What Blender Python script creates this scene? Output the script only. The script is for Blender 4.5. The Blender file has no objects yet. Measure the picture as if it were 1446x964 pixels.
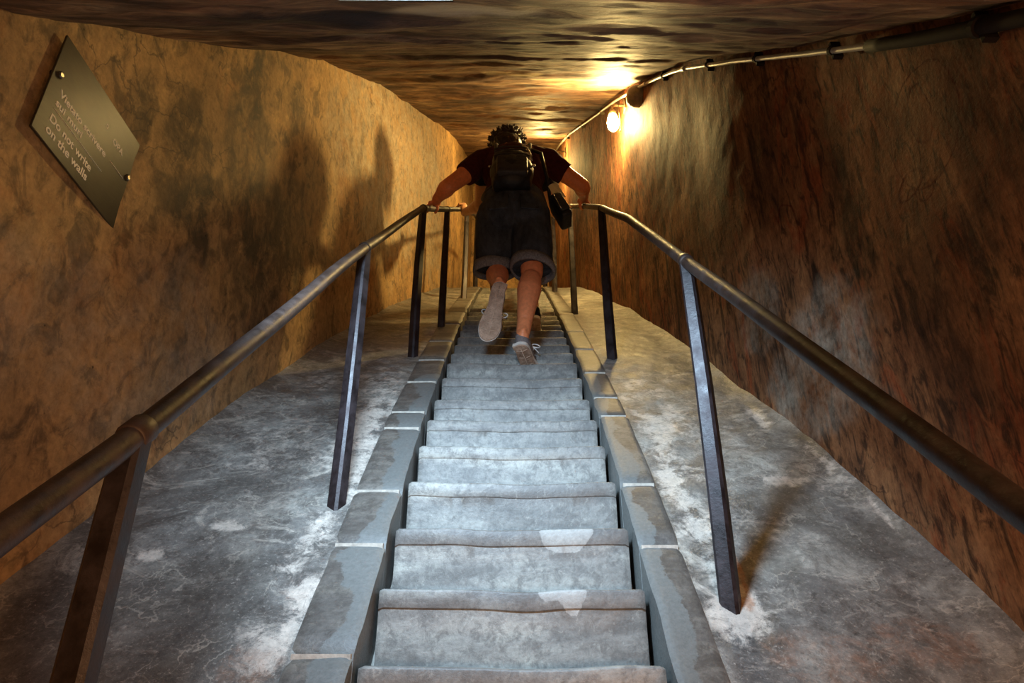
import bpy, bmesh, math, random
from mathutils import Vector, Matrix, noise
random.seed(7)
SC = bpy.context.scene
COL = SC.collection

# ------------------------------------------------------------------ helpers
def lin(c):
    return tuple(((v/12.92) if v <= .04045 else ((v+.055)/1.055)**2.4) for v in c)

def rgb(r, g, b):
    return lin((r/255, g/255, b/255)) + (1,)

def link(o, parent=None):
    COL.objects.link(o)
    if parent: o.parent = parent
    return o

def tag(o, label=None, cat=None, group=None, kind=None):
    if label: o['label'] = label
    if cat: o['category'] = cat
    if group: o['group'] = group
    if kind: o['kind'] = kind
    return o

def thing(name, label, cat, loc=(0, 0, 0), group=None):
    o = link(bpy.data.objects.new(name, None))
    o.location = loc
    o.empty_display_size = .1
    return tag(o, label, cat, group)

def meshobj(name, verts, faces, m, parent=None, smooth=False, masks=None, mats=None):
    me = bpy.data.meshes.new(name)
    off = Vector(parent.location) if parent else Vector((0, 0, 0))
    if parent and parent.parent: off = off + Vector(parent.parent.location)
    me.from_pydata([tuple(Vector(v) - off) for v in verts], [], faces)
    me.update()
    if m: me.materials.append(m)
    if smooth:
        for p in me.polygons: p.use_smooth = True
    if masks:
        a = me.color_attributes.new('stain', 'FLOAT_COLOR', 'POINT')
        flat = []
        for t in masks: flat += [t[0], t[1], t[2], 1]
        a.data.foreach_set('color', flat)
    return link(bpy.data.objects.new(name, me), parent)

def fixnormals(o):
    bm = bmesh.new(); bm.from_mesh(o.data)
    bmesh.ops.recalc_face_normals(bm, faces=bm.faces)
    bm.to_mesh(o.data); bm.free(); return o

class MB:
    """collects simple solids, builds ONE mesh"""
    def __init__(s): s.v = []; s.f = []
    def add(s, vs, fs):
        n = len(s.v); s.v += [tuple(v) for v in vs]; s.f += [tuple(i+n for i in f) for f in fs]
    def box(s, c, size, rot=None, bev=0.0):
        bm = bmesh.new(); bmesh.ops.create_cube(bm, size=1)
        bmesh.ops.scale(bm, vec=size, verts=bm.verts)
        if bev: bmesh.ops.bevel(bm, geom=bm.edges[:], offset=bev, segments=2, profile=.6, affect='EDGES')
        M = (rot.to_4x4() if rot else Matrix())
        for v in bm.verts: v.co = M @ v.co + Vector(c)
        s.bm(bm)
    def bm(s, bm):
        bm.verts.index_update()
        s.add([v.co[:] for v in bm.verts], [[v.index for v in f.verts] for f in bm.faces]); bm.free()
    def tube(s, pts, r, n=12, cap=True, sq=None, up=Vector((0, 0, 1))):
        pts = [Vector(p) for p in pts]; rs = r if isinstance(r, (list, tuple)) else [r]*len(pts)
        rings = []; prev = None
        for i, p in enumerate(pts):
            t = (pts[min(i+1, len(pts)-1)] - pts[max(i-1, 0)]).normalized()
            if prev is None:
                a = t.cross(up)
                if a.length < 1e-3: a = t.cross(Vector((1, 0, 0)))
                a.normalize()
            else:
                a = (prev - t*prev.dot(t)).normalized()
            b = t.cross(a); prev = a; ring = []
            for k in range(n):
                an = 2*math.pi*k/n + (math.pi/n if sq else 0)
                ca, sa = math.cos(an), math.sin(an)
                q = 1
                if sq: q = 1/((abs(ca)**sq + abs(sa)**sq)**(1/sq))
                ring.append(p + (a*ca + b*sa)*rs[i]*q)
            rings.append(ring)
        vs = [v for rg in rings for v in rg]; fs = []
        for i in range(len(pts)-1):
            for k in range(n):
                k2 = (k+1) % n
                fs.append((i*n+k, i*n+k2, (i+1)*n+k2, (i+1)*n+k))
        if cap:
            fs.append(tuple(range(n))[::-1]); fs.append(tuple((len(pts)-1)*n+k for k in range(n)))
        s.add(vs, fs)
    def ell(s, c, r, rot=None, u=20, v=14):
        bm = bmesh.new(); bmesh.ops.create_uvsphere(bm, u_segments=u, v_segments=v, radius=1)
        M = rot.to_3x3() if rot else Matrix.Identity(3)
        for x in bm.verts: x.co = M @ Vector((x.co.x*r[0], x.co.y*r[1], x.co.z*r[2])) + Vector(c)
        s.bm(bm)
    def cap(s, p0, p1, r0, r1, n=16, flat=None):
        """tapered capsule; flat=(axis, factor) squashes it across an axis"""
        p0, p1 = Vector(p0), Vector(p1); d = p1-p0; L = d.length; pts = []; rs = []
        t = d/L
        for k in range(1, 6):
            a = math.pi/2*k/5; pts.append(p0 - t*r0*math.cos(a)); rs.append(r0*math.sin(a))
        pts.append(p0.lerp(p1, .5)); rs.append((r0+r1)/2)
        for k in range(5, 0, -1):
            a = math.pi/2*k/5; pts.append(p1 + t*r1*math.cos(a)); rs.append(r1*math.sin(a))
        m = MB(); m.tube(pts, rs, n)
        vs = [Vector(v) for v in m.v]
        if flat:
            ax = Vector(flat[0]).normalized(); c = (p0+p1)/2
            for i, v in enumerate(vs):
                # squash across ax relative to the segment's own line
                h = (v-p0).dot(t)/L; o = p0 + d*h
                w = (v-o).dot(ax); vs[i] = v - ax*w*(1-flat[1])
        s.add(vs, m.f)
    def build(s, name, m, parent=None, smooth=True, angle=None):
        o = meshobj(name, s.v, s.f, m, parent, smooth)
        fixnormals(o)
        if angle:
            o.data.set_sharp_from_angle(angle=math.radians(angle))
        return o
    def voxel(s, name, m, parent=None, vox=.006, smooth=4, wob=0, wfreq=9, sub=None, masks=None):
        """union of the solids as one continuous skin"""
        me = bpy.data.meshes.new(name); off = Vector(parent.location) if parent else Vector((0, 0, 0))
        me.from_pydata([tuple(Vector(v)-off) for v in s.v], [], s.f); me.update()
        o = link(bpy.data.objects.new(name, me)); fixnormals(o)
        r = o.modifiers.new('r', 'REMESH'); r.mode = 'VOXEL'; r.voxel_size = vox
        q = o.modifiers.new('s', 'SMOOTH'); q.factor = .5; q.iterations = smooth
        dg = bpy.context.evaluated_depsgraph_get()
        m2 = bpy.data.meshes.new_from_object(o.evaluated_get(dg))
        o.modifiers.clear(); o.data = m2; m2.name = name
        m2.materials.clear(); m2.materials.append(m)
        if wob:
            m2.update()
            for v, nn in [(v, v.normal.copy()) for v in m2.vertices]:
                c = v.co*wfreq
                v.co += nn*wob*(noise.noise(Vector((c.x, c.y, c.z*.5)))+.5*noise.noise(c*2.7))
        for p in m2.polygons: p.use_smooth = True
        o.parent = parent
        return o

# ------------------------------------------------------------------ materials
class NT:
    def __init__(s, name):
        s.m = bpy.data.materials.new(name); s.m.use_nodes = True
        s.t = s.m.node_tree; s.N = s.t.nodes; s.L = s.t.links
        s.b = s.N['Principled BSDF']
    def n(s, typ, **kw):
        x = s.N.new(typ)
        for k, v in kw.items(): setattr(x, k, v)
        return x
    def coord(s, scale=(1, 1, 1), rot=(0, 0, 0)):
        c = s.n('ShaderNodeNewGeometry'); mp = s.n('ShaderNodeMapping')
        mp.inputs['Scale'].default_value = scale; mp.inputs['Rotation'].default_value = rot
        s.L.new(c.outputs['Position'], mp.inputs['Vector']); return mp.outputs[0]
    def noise(s, scale, detail=6, rough=.6, vec=None, dist=0):
        x = s.n('ShaderNodeTexNoise'); x.inputs['Scale'].default_value = scale
        x.inputs['Detail'].default_value = detail; x.inputs['Roughness'].default_value = rough
        x.inputs['Distortion'].default_value = dist
        if vec is not None: s.L.new(vec, x.inputs['Vector'])
        return x.outputs['Fac']
    def ramp(s, fac, stops):
        x = s.n('ShaderNodeValToRGB'); e = x.color_ramp.elements
        while len(e) < len(stops): e.new(.5)
        for k, (p, c) in enumerate(stops):
            e[k].position = p; e[k].color = c if isinstance(c, tuple) else (c, c, c, 1)
        s.L.new(fac, x.inputs[0]); return x.outputs[0]
    def mix(s, fac, a, b, mode='MIX'):
        x = s.n('ShaderNodeMix', data_type='RGBA', blend_type=mode)
        for i, v in ((0, fac), (6, a), (7, b)):
            if isinstance(v, (int, float)): x.inputs[i].default_value = v
            elif isinstance(v, tuple): x.inputs[i].default_value = v
            else: s.L.new(v, x.inputs[i])
        return x.outputs[2]
    def math(s, op, a, b=None, clamp=False):
        x = s.n('ShaderNodeMath', operation=op); x.use_clamp = clamp
        for i, v in ((0, a), (1, b)):
            if v is None: continue
            if isinstance(v, (int, float)): x.inputs[i].default_value = v
            else: s.L.new(v, x.inputs[i])
        return x.outputs[0]
    def stain(s):
        a = s.n('ShaderNodeAttribute', attribute_name='stain'); q = s.n('ShaderNodeSeparateColor')
        s.L.new(a.outputs['Color'], q.inputs[0]); return q.outputs
    def bump(s, h, strength=.5, dist=.01):
        x = s.n('ShaderNodeBump'); x.inputs['Strength'].default_value = strength
        x.inputs['Distance'].default_value = dist
        s.L.new(h, x.inputs['Height']); s.L.new(x.outputs[0], s.b.inputs['Normal'])
    def done(s, col, rough=.8, spec=.3, metal=0):
        if isinstance(col, tuple): s.b.inputs['Base Color'].default_value = col
        else: s.L.new(col, s.b.inputs['Base Color'])
        if isinstance(rough, (int, float)): s.b.inputs['Roughness'].default_value = rough
        else: s.L.new(rough, s.b.inputs['Roughness'])
        s.b.inputs['Specular IOR Level'].default_value = spec
        s.b.inputs['Metallic'].default_value = metal
        return s.m

def simple(name, col, rough=.7, spec=.3, metal=0, nscale=40, var=.25, bump=.2, bd=.002):
    t = NT(name); c = t.coord(); n = t.noise(nscale, 4, .6, c)
    dark = tuple(v*(1-var) for v in col[:3]) + (1,); lite = tuple(min(1, v*(1+var)) for v in col[:3]) + (1,)
    k = t.ramp(n, [(.35, dark), (.65, lite)])
    t.bump(n, bump, bd); return t.done(k, rough, spec, metal)

def wall_mat(name, pale, mid, dark, red, soot_shade, streak, amount, scratch, mott, redf, spec):
    t = NT(name)
    cs = t.coord((streak, streak, 1)); cf = t.coord()
    big = t.noise(1.6, 7, .62, cf, .6)
    stk = t.noise(2.6, 8, .68, cs, .5)
    fine = t.noise(38, 5, .7, cf)
    med = t.noise(9, 6, .65, cs, .8)
    a = t.ramp(big, [(.32, dark), (.47, mid), (.64, pale)])
    b = t.ramp(stk, [(.36, dark), (.52, mid), (.66, pale)])
    c = t.mix(.5, a, b)
    rf = t.ramp(t.noise(3.4, 6, .7, t.coord((1.7, 1.7, .8)), 1.1), [(.53, 0.0), (.64, redf)])
    c = t.mix(rf, c, red)
    st = t.stain()
    sf = t.ramp(med, [(.50, 0.0), (.62, amount)])
    c = t.mix(sf, c, soot_shade)
    # placed soot stains and painted shade, broken up by the grain
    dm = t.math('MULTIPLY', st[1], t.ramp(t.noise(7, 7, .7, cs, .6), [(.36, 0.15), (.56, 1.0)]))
    c = t.mix(dm, c, soot_shade)
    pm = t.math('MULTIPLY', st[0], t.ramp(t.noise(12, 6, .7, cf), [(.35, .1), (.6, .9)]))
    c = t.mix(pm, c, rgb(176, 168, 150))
    if 'brown' in name:
        # old scrawled red rings
        sp = t.n('ShaderNodeSeparateXYZ'); t.L.new(cf, sp.inputs[0])
        wob = t.math('MULTIPLY', t.math('SUBTRACT', t.noise(9, 3, .5, cf), .5), .035)
        for (cy, cz, ry, rz, w_, amt) in ((1.246, 1.217, .042, .082, .004, 1.0), (1.25, 1.185, .135, .155, .004, .8), (1.347, 1.085, .050, .032, .006, 1.0), (1.355, 1.045, .020, .028, .005, .9), (1.30, 1.03, .03, .02, .004, .7), (1.93, 1.33, .05, .14, .003, .8)):
            a1 = t.math('DIVIDE', t.math('ADD', t.math('SUBTRACT', sp.outputs[1], cy), wob), ry)
            b1 = t.math('DIVIDE', t.math('SUBTRACT', t.math('SUBTRACT', sp.outputs[2], cz), wob), rz)
            rr = t.math('SQRT', t.math('ADD', t.math('MULTIPLY', a1, a1), t.math('MULTIPLY', b1, b1)))
            dd = t.math('MULTIPLY', t.math('ABSOLUTE', t.math('SUBTRACT', rr, 1.0)), min(ry, rz))
            ln_ = t.math('MULTIPLY', t.math('SUBTRACT', 1.0, t.math('DIVIDE', dd, w_), True), amt)
            ln_ = t.math('MULTIPLY', ln_, t.ramp(t.noise(6, 4, .6, cf), [(.36, .1), (.52, 1.0)]))
            c = t.mix(ln_, c, rgb(70, 14, 8))
    # thin cracks and scratches
    wv = t.n('ShaderNodeTexVoronoi', feature='DISTANCE_TO_EDGE'); wv.inputs['Scale'].default_value = 2.2
    ds = t.n('ShaderNodeVectorMath', operation='ADD'); nz = t.n('ShaderNodeTexNoise'); nz.inputs['Scale'].default_value = 5; nz.inputs['Detail'].default_value = 6
    t.L.new(cf, nz.inputs['Vector']); sc_ = t.n('ShaderNodeVectorMath', operation='SCALE'); sc_.inputs['Scale'].default_value = .5
    t.L.new(nz.outputs['Color'], sc_.inputs[0]); t.L.new(cf, ds.inputs[0]); t.L.new(sc_.outputs[0], ds.inputs[1]); t.L.new(ds.outputs[0], wv.inputs['Vector'])
    ck = t.math('MULTIPLY', t.ramp(wv.outputs['Distance'], [(.004, .55), (.012, 0.0)]), t.ramp(t.noise(1.3, 3, .5, cf), [(.50, 0.0), (.58, 1.0)]))
    c = t.mix(ck, c, soot_shade)
    c = t.mix(t.ramp(t.noise(16, 4, .6, t.coord((1, 1, .09))), [(.60, 0.0), (.66, scratch)]), c, soot_shade)
    mot = t.ramp(t.noise(24, 8, .8, cs, .8), [(.36, .62), (.5, 1.0), (.66, 1.16)])
    c = t.mix(mott, c, mot, 'MULTIPLY')
    g = t.ramp(fine, [(.3, .70), (.7, 1.16)])
    c = t.mix(1.0, c, g, 'MULTIPLY')
    # small pits
    v = t.n('ShaderNodeTexVoronoi'); v.inputs['Scale'].default_value = 22; t.L.new(t.coord((1, 1, .8)), v.inputs['Vector'])
    pit = t.ramp(v.outputs['Distance'], [(.035, 1.0), (.085, 0.0)])
    pit = t.math('MULTIPLY', pit, t.ramp(med, [(.5, 0.0), (.58, .8)]))
    c = t.mix(pit, c, rgb(38, 26, 18))
    h = t.math('ADD', t.math('MULTIPLY', med, .6), t.math('MULTIPLY', fine, .35))
    h = t.math('ADD', t.math('MULTIPLY', med, .18), t.math('MULTIPLY', t.math('ADD', fine, t.noise(16, 6, .75, cf)), .45))
    h = t.math('SUBTRACT', h, t.math('MULTIPLY', pit, .4))
    t.bump(h, .45, .009)
    return t.done(c, .74 if 'brown' in name else .7, spec)

M = {}
M['wall_left'] = wall_mat('ochre_plaster', rgb(206, 168, 112), rgb(176, 140, 94), rgb(126, 104, 76), rgb(160, 98, 54), rgb(64, 56, 48), 1.5, .6, .15, .62, .3, .2)
M['wall_right'] = wall_mat('brown_streaked_plaster', rgb(168, 122, 82), rgb(126, 84, 54), rgb(74, 50, 36), rgb(138, 60, 30), rgb(48, 35, 27), 3.6, .8, .7, 1.0, .55, .08)

def ceil_mat():
    t = NT('sooty_ceiling_plaster')
    cs = t.coord((.45, 1.3, 1.3)); cf = t.coord()
    a = t.noise(4.2, 8, .66, cs, .7); b = t.noise(15, 6, .7, cs); f = t.noise(45, 5, .7, cf)
    c = t.ramp(a, [(.33, rgb(58, 43, 37)), (.47, rgb(114, 86, 66)), (.60, rgb(166, 132, 96)), (.68, rgb(200, 172, 132))])
    c = t.mix(t.ramp(b, [(.42, .65), (.58, 0.0)]), c, rgb(50, 38, 30))
    rf = t.ramp(t.noise(2.3, 5, .7, cs, 1), [(.54, 0.0), (.66, .5)])
    c = t.mix(rf, c, rgb(128, 70, 40))
    st = t.stain(); c = t.mix(st[1], c, rgb(40, 34, 32)); c = t.mix(st[0], c, rgb(205, 188, 150))
    h = t.math('ADD', t.math('MULTIPLY', a, .8), t.math('MULTIPLY', b, .5)); h = t.math('ADD', h, t.math('MULTIPLY', f, .2))
    t.bump(h, .8, .02)
    return t.done(c, .6, .35)
M['ceiling'] = ceil_mat()

def ramp_mat():
    t = NT('worn_cement_ramp')
    cf = t.coord(); cs = t.coord((1, 1, .7))
    a = t.noise(3.1, 8, .65, cf, .8); b = t.noise(12, 8, .72, cf, .6); f = t.noise(55, 5, .75, cf)
    c = t.ramp(a, [(.34, rgb(92, 88, 84)), (.5, rgb(128, 124, 118)), (.64, rgb(166, 162, 152))])
    c = t.mix(t.ramp(b, [(.42, .55), (.56, 0.0)]), c, rgb(74, 66, 60))
    # pale scuffed veins
    v = t.ramp(t.noise(5.5, 9, .75, t.coord((.8, 1.2, 1)), 1.6), [(.56, 0.0), (.66, .75)])
    c = t.mix(v, c, rgb(196, 186, 172))
    st = t.stain()
    q = t.noise(21, 9, .78, cf, .5)
    e = t.math('ADD', st[0], t.math('MULTIPLY', t.math('SUBTRACT', q, .5), 4.2))
    pm = t.math('MULTIPLY', t.ramp(e, [(.30, 0.0), (.85, 1.0)]), t.math('MULTIPLY', st[0], 1.8, True), True)
    c = t.mix(t.math('MULTIPLY', pm, .85), c, rgb(216, 204, 190))
    # flaking of the top coat everywhere
    fl = t.ramp(t.noise(17, 10, .8, t.coord((.7, 1.3, 1)), 1.0), [(.55, 0.0), (.62, .6)])
    c = t.mix(fl, c, rgb(178, 170, 158))
    fd = t.ramp(t.noise(13, 10, .8, cf, 1.4), [(.56, 0.0), (.64, .6)])
    c = t.mix(fd, c, rgb(66, 60, 56))
    dm = t.math('MULTIPLY', st[1], t.ramp(b, [(.4, .3), (.6, 1.0)]))
    c = t.mix(dm, c, rgb(66, 60, 54))
    rs = t.math('ADD', st[2], t.math('MULTIPLY', t.math('SUBTRACT', t.noise(19, 9, .8, cf, .8), .5), 2.4))
    c = t.mix(t.math('MULTIPLY', t.math('MULTIPLY', t.ramp(rs, [(.3, 0.0), (.9, 1.0)]), st[2]), .85), c, rgb(176, 122, 86))
    spk = t.noise(130, 6, .8, cf)
    c = t.mix(t.ramp(spk, [(.56, 0.0), (.66, .55)]), c, rgb(196, 188, 176))
    c = t.mix(t.ramp(spk, [(.34, .55), (.44, 0.0)]), c, rgb(50, 46, 44))
    vv = t.n('ShaderNodeTexVoronoi', feature='DISTANCE_TO_EDGE'); vv.inputs['Scale'].default_value = 5
    dn = t.n('ShaderNodeTexNoise'); dn.inputs['Scale'].default_value = 7; dn.inputs['Detail'].default_value = 6; t.L.new(cf, dn.inputs['Vector'])
    dsc = t.n('ShaderNodeVectorMath', operation='SCALE'); dsc.inputs['Scale'].default_value = .35; t.L.new(dn.outputs['Color'], dsc.inputs[0])
    dad = t.n('ShaderNodeVectorMath', operation='ADD'); t.L.new(cf, dad.inputs[0]); t.L.new(dsc.outputs[0], dad.inputs[1]); t.L.new(dad.outputs[0], vv.inputs['Vector'])
    c = t.mix(t.math('MULTIPLY', t.ramp(vv.outputs['Distance'], [(.006, .38), (.016, 0.0)]), t.ramp(a, [(.46, 0.0), (.54, 1.0)])), c, rgb(200, 190, 174))
    c = t.mix(1.0, c, t.ramp(f, [(.3, .7), (.7, 1.15)]), 'MULTIPLY')
    h = t.math('ADD', t.math('MULTIPLY', b, .6), t.math('MULTIPLY', f, .3))
    h = t.math('ADD', h, t.math('MULTIPLY', st[0], -.35))
    t.bump(h, .6, .012)
    return t.done(c, t.ramp(a, [(.4, .38), (.6, .6)]), .45)
M['ramp'] = ramp_mat()

def step_mat(name, base, lite, dark, patch):
    t = NT(name)
    cf = t.coord(); cs = t.coord((.35, 1, 1.6))
    a = t.noise(7, 7, .65, cs, .4); b = t.noise(28, 6, .75, cf, .3); f = t.noise(110, 4, .7, cf)
    c = t.ramp(a, [(.34, dark), (.5, base), (.66, lite)])
    c = t.mix(t.ramp(b, [(.40, .75), (.54, 0.0)]), c, dark)
    c = t.mix(t.ramp(t.noise(46, 8, .8, t.coord((1, 1, .8)), .6), [(.56, 0.0), (.64, .5)]), c, lite)
    st = t.stain()
    e = t.math('ADD', st[0], t.math('MULTIPLY', t.math('SUBTRACT', b, .5), .5))
    c = t.mix(t.ramp(e, [(.48, 0.0), (.53, 1.0)]), c, patch)
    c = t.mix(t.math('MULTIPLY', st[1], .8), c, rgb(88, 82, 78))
    c = t.mix(1.0, c, t.ramp(f, [(.3, .8), (.7, 1.12)]), 'MULTIPLY')
    h = t.math('ADD', t.math('MULTIPLY', b, .6), t.math('MULTIPLY', f, .35))
    t.bump(h, .5, .006)
    return t.done(c, .5, .4)
M['step'] = step_mat('grey_stone_step', rgb(140, 138, 132), rgb(172, 170, 160), rgb(104, 102, 98), rgb(160, 158, 152))
M['curb'] = step_mat('grey_curb_stone', rgb(98, 92, 86), rgb(122, 115, 105), rgb(76, 70, 64), rgb(108, 108, 104))
M['mortar'] = simple('pale_mortar', rgb(176, 170, 158), .8, .2, 0, 60, .2, .5, .004)

def iron(name, c0, c1, rough, metal):
    t = NT(name); cf = t.coord(); a = t.noise(18, 6, .7, cf); b = t.noise(90, 4, .7, cf)
    c = t.ramp(a, [(.38, c0), (.62, c1)])
    t.bump(b, .35, .002); return t.done(c, t.ramp(a, [(.35, rough-.1), (.65, rough+.12)]), .5, metal)
M['iron'] = iron('dark_painted_iron', rgb(34, 28, 28), rgb(60, 52, 54), .45, .3)
M['rail'] = iron('handled_iron_rail', rgb(44, 34, 30), rgb(74, 60, 54), .50, .35)
def brushed():
    t = NT('brushed_brass_steel'); cf = t.coord((3, 3, 60)); a = t.noise(12, 4, .6, cf); b = t.noise(4, 5, .6, t.coord())
    c = t.mix(.5, t.ramp(a, [(.3, rgb(56, 51, 42)), (.7, rgb(78, 72, 58))]), t.ramp(b, [(.35, rgb(48, 43, 36)), (.65, rgb(82, 74, 56))]))
    t.bump(a, .12, .001); return t.done(c, .28, .03, .0)
M['plate'] = brushed()
M['letter'] = simple('pale_engraving', rgb(250, 240, 222), .8, .2, 0, 90, .08, .05)
M['bolt'] = simple('bright_bolt_steel', rgb(150, 140, 122), .3, .5, .9, 90, .15, .05)
M['bolt_dark'] = simple('dark_rubber_washer', rgb(24, 18, 14), .8, .2)
M['conduit'] = simple('grey_pvc_conduit', rgb(168, 160, 142), .42, .4, 0, 30, .18, .15)
M['cable'] = simple('black_cable_sleeve', rgb(30, 22, 18), .8, .15, 0, 30, .2, .2)
M['fitting'] = simple('aged_lamp_metal', rgb(96, 84, 62), .5, .4, .4)
M['box'] = simple('dull_grey_box', rgb(108, 100, 84), .6, .3)
M['skin'] = simple('warm_skin', rgb(226, 136, 88), .48, .35, 0, 60, .10, .12, .001)
M['skin_pale'] = simple('lighter_skin', rgb(190, 140, 104), .5, .35, 0, 60, .08, .12, .001)
M['tee'] = simple('dark_maroon_cotton', rgb(64, 24, 24), .9, .15, 0, 60, .25, .3, .002)
M['tee_black'] = simple('black_cotton', rgb(28, 25, 26), .9, .15, 0, 60, .25, .3, .002)
def denim():
    t = NT('dark_blue_denim'); a = t.noise(14, 6, .7, t.coord((1, 1, .5))); w = t.noise(420, 2, .5, t.coord())
    c = t.ramp(a, [(.35, rgb(38, 44, 55)), (.65, rgb(72, 78, 90))])
    c = t.mix(1.0, c, t.ramp(w, [(.3, .7), (.7, 1.2)]), 'MULTIPLY'); t.bump(w, .3, .001); return t.done(c, .85, .2)
M['denim'] = denim()
M['cuff'] = simple('faded_denim_cuff', rgb(118, 116, 118), .9, .15, 0, 120, .3, .4, .002)
M['pack'] = simple('black_nylon', rgb(20, 20, 22), .55, .4, 0, 160, .3, .3, .001)
M['pack_grey'] = simple('charcoal_nylon', rgb(48, 45, 44), .6, .35, 0, 160, .3, .3, .001)
M['hair'] = simple('dark_brown_hair', rgb(34, 22, 16), .45, .4, 0, 120, .45, .6, .003)
M['shoe'] = simple('grey_canvas', rgb(120, 110, 106), .9, .15, 0, 200, .22, .4, .001)
M['shoe_black'] = simple('black_canvas', rgb(26, 24, 24), .85, .15, 0, 200, .22, .4, .001)
M['rubber'] = simple('white_rubber', rgb(218, 208, 196), .6, .3, 0, 60, .08, .1)
M['lace'] = simple('white_lace', rgb(214, 210, 204), .8, .2)
M['paper'] = simple('white_paper', rgb(236, 232, 220), .7, .2, 0, 20, .03, .05)
def paper_mat():
    t = NT('thin_white_paper'); tr = t.n('ShaderNodeBsdfTranslucent'); tr.inputs[0].default_value = rgb(248, 244, 230)
    mx = t.n('ShaderNodeMixShader'); mx.inputs[0].default_value = .8; out = t.N['Material Output']
    t.done(rgb(240, 236, 224), .7); t.L.new(t.b.outputs[0], mx.inputs[1]); t.L.new(tr.outputs[0], mx.inputs[2]); t.L.new(mx.outputs[0], out.inputs[0])
    return t.m
M['sheet'] = paper_mat()
M['metal'] = simple('polished_metal', rgb(190, 186, 178), .25, .5, .95, 60, .1, .05)
def sole_mat():
    t = NT('tan_rubber_outsole'); cf = t.coord()
    v = t.n('ShaderNodeTexVoronoi'); v.inputs['Scale'].default_value = 120; t.L.new(cf, v.inputs['Vector'])
    a = t.noise(25, 5, .6, cf)
    c = t.ramp(a, [(.35, rgb(150, 122, 100)), (.65, rgb(190, 160, 136))])
    c = t.mix(t.ramp(v.outputs['Distance'], [(.1, .45), (.5, 0.0)]), c, rgb(120, 96, 80))
    t.bump(v.outputs['Distance'], .6, .003); return t.done(c, .75, .25)
M['outsole'] = sole_mat()
M['tread'] = simple('worn_pale_tread', rgb(186, 160, 138), .8, .2)
def emis(name, col, s):
    t = NT(name); t.b.inputs['Emission Color'].default_value = col + (1,); t.b.inputs['Emission Strength'].default_value = s
    return t.done((1, .9, .7, 1), .3)
M['bulb'] = emis('glowing_bulb_glass', (1.0, .70, .25), 1050)
M['bulb_far'] = emis('glowing_far_bulb_glass', (1.0, .68, .22), 560)
M['skyglass'] = emis('daylit_milk_glass', (.78, .90, 1.0), 1.3)

# ------------------------------------------------------------------ the tunnel's curves
def table(T):
    def f(y):
        if y <= T[0][0]: i = 0
        elif y >= T[-1][0]: i = len(T)-2
        else:
            i = max(k for k in range(len(T)-1) if T[k][0] <= y)
        (a, b), (c, d) = T[i], T[i+1]
        return b + (d-b)*(y-a)/(c-a)
    return f
def smooth(f, w):
    return lambda y: sum(f(y + w*k/4) * (5-abs(k)) for k in range(-4, 5))/25.0
NOSE = [(1.408, 0), (1.559, .152), (1.712, .309), (1.873, .465), (2.039, .62), (2.196, .760), (2.364, .899), (2.590, 1.080), (2.758, 1.222)]
_fl = table([(-2, -3.41), (1.408, 0)] + NOSE[1:] + [(3.38, 1.70), (4.11, 2.236), (5.0, 2.86), (5.72, 3.34), (7.04, 4.05), (8.5, 4.7)])
F = smooth(_fl, .16)
WL = smooth(table([(-2, 1.16), (1.4, 1.12), (1.56, 1.11), (1.85, 1.045), (2.14, 1.02), (2.55, .985), (2.8, .975), (4.06, .85), (4.8, .77), (5.67, .68), (8.5, .58)]), .2)
WR = smooth(table([(-2, 1.04), (1.4, 1.0), (1.71, .985), (2.22, .91), (2.55, .89), (3.54, .82), (4.36, .755), (5.53, .63), (8.5, .52)]), .2)
C = smooth(table([(-2, -1.2), (0, .33), (.91, 1.19), (1.2, 1.47), (1.9, 2.2), (2.54, 2.85), (3.0, 3.25), (3.5, 3.68), (4.4, 4.34), (5.3, 5.0), (6.3, 5.72), (7.4, 6.42), (8.5, 7.0)]), .2)
Y0, Y1 = -1.2, 8.2

def fbm(x, y, z, o=4):
    return noise.fractal(Vector((x, y, z)), .8, 2.1, o)

def blobval(lst, a, b, wob=.5, soft=3.0):
    r = 0
    n = noise.noise(Vector((a*5.2, b*5.2, 3.3)))*.6 + noise.noise(Vector((a*15, b*15, 9)))*.4
    for (x, y, rx, ry, s) in lst:
        d = math.hypot((a-x)/rx, (b-y)/ry) + n*wob
        if d < 1: r = max(r, s*min(1, (1-d)*soft))
    return r

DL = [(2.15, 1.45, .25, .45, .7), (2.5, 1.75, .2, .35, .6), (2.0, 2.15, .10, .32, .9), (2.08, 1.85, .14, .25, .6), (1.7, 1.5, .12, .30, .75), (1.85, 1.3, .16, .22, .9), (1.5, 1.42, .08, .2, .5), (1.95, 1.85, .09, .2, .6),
      (2.2, 1.6, .18, .30, .9), (2.35, 1.5, .2, .4, .8), (3.55, 3.2, .04, .35, .4), (2.35, 2.35, .07, .3, .4)]  # wall stains, some blobs painting the climbers' cast shadows
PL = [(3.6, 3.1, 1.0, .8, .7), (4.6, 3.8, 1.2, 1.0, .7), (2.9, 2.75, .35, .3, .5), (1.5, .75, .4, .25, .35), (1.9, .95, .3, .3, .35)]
DR = [(2.31, 1.98, .07, .38, .8), (2.0, 1.6, .09, .35, .6), (1.85, 1.10, .035, .12, 1), (1.25, .78, .14, .14, .7), (2.95, 2.5, .08, .35, .8), (1.6, 1.02, .07, .08, 1), (1.62, 1.3, .07, .28, .8),
      (1.42, .85, .12, .25, .5), (1.0, 1.05, .12, .25, .6), (2.14, 1.07, .16, .3, .6), (2.6, 2.0, .12, .5, .4), (1.39, .62, .1, .15, .7), (3.3, 2.4, .35, .5, .35), (4.0, 3.0, .6, .8, .5), (5.2, 3.9, .7, .8, .5), (1.85, .95, .06, .1, .6)]  # wide blobs up the tunnel darken the colour against the lamps' glow
PR = [(1.9, .85, .35, .25, .6), (2.2, 1.2, .2, .2, .4)]
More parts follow.
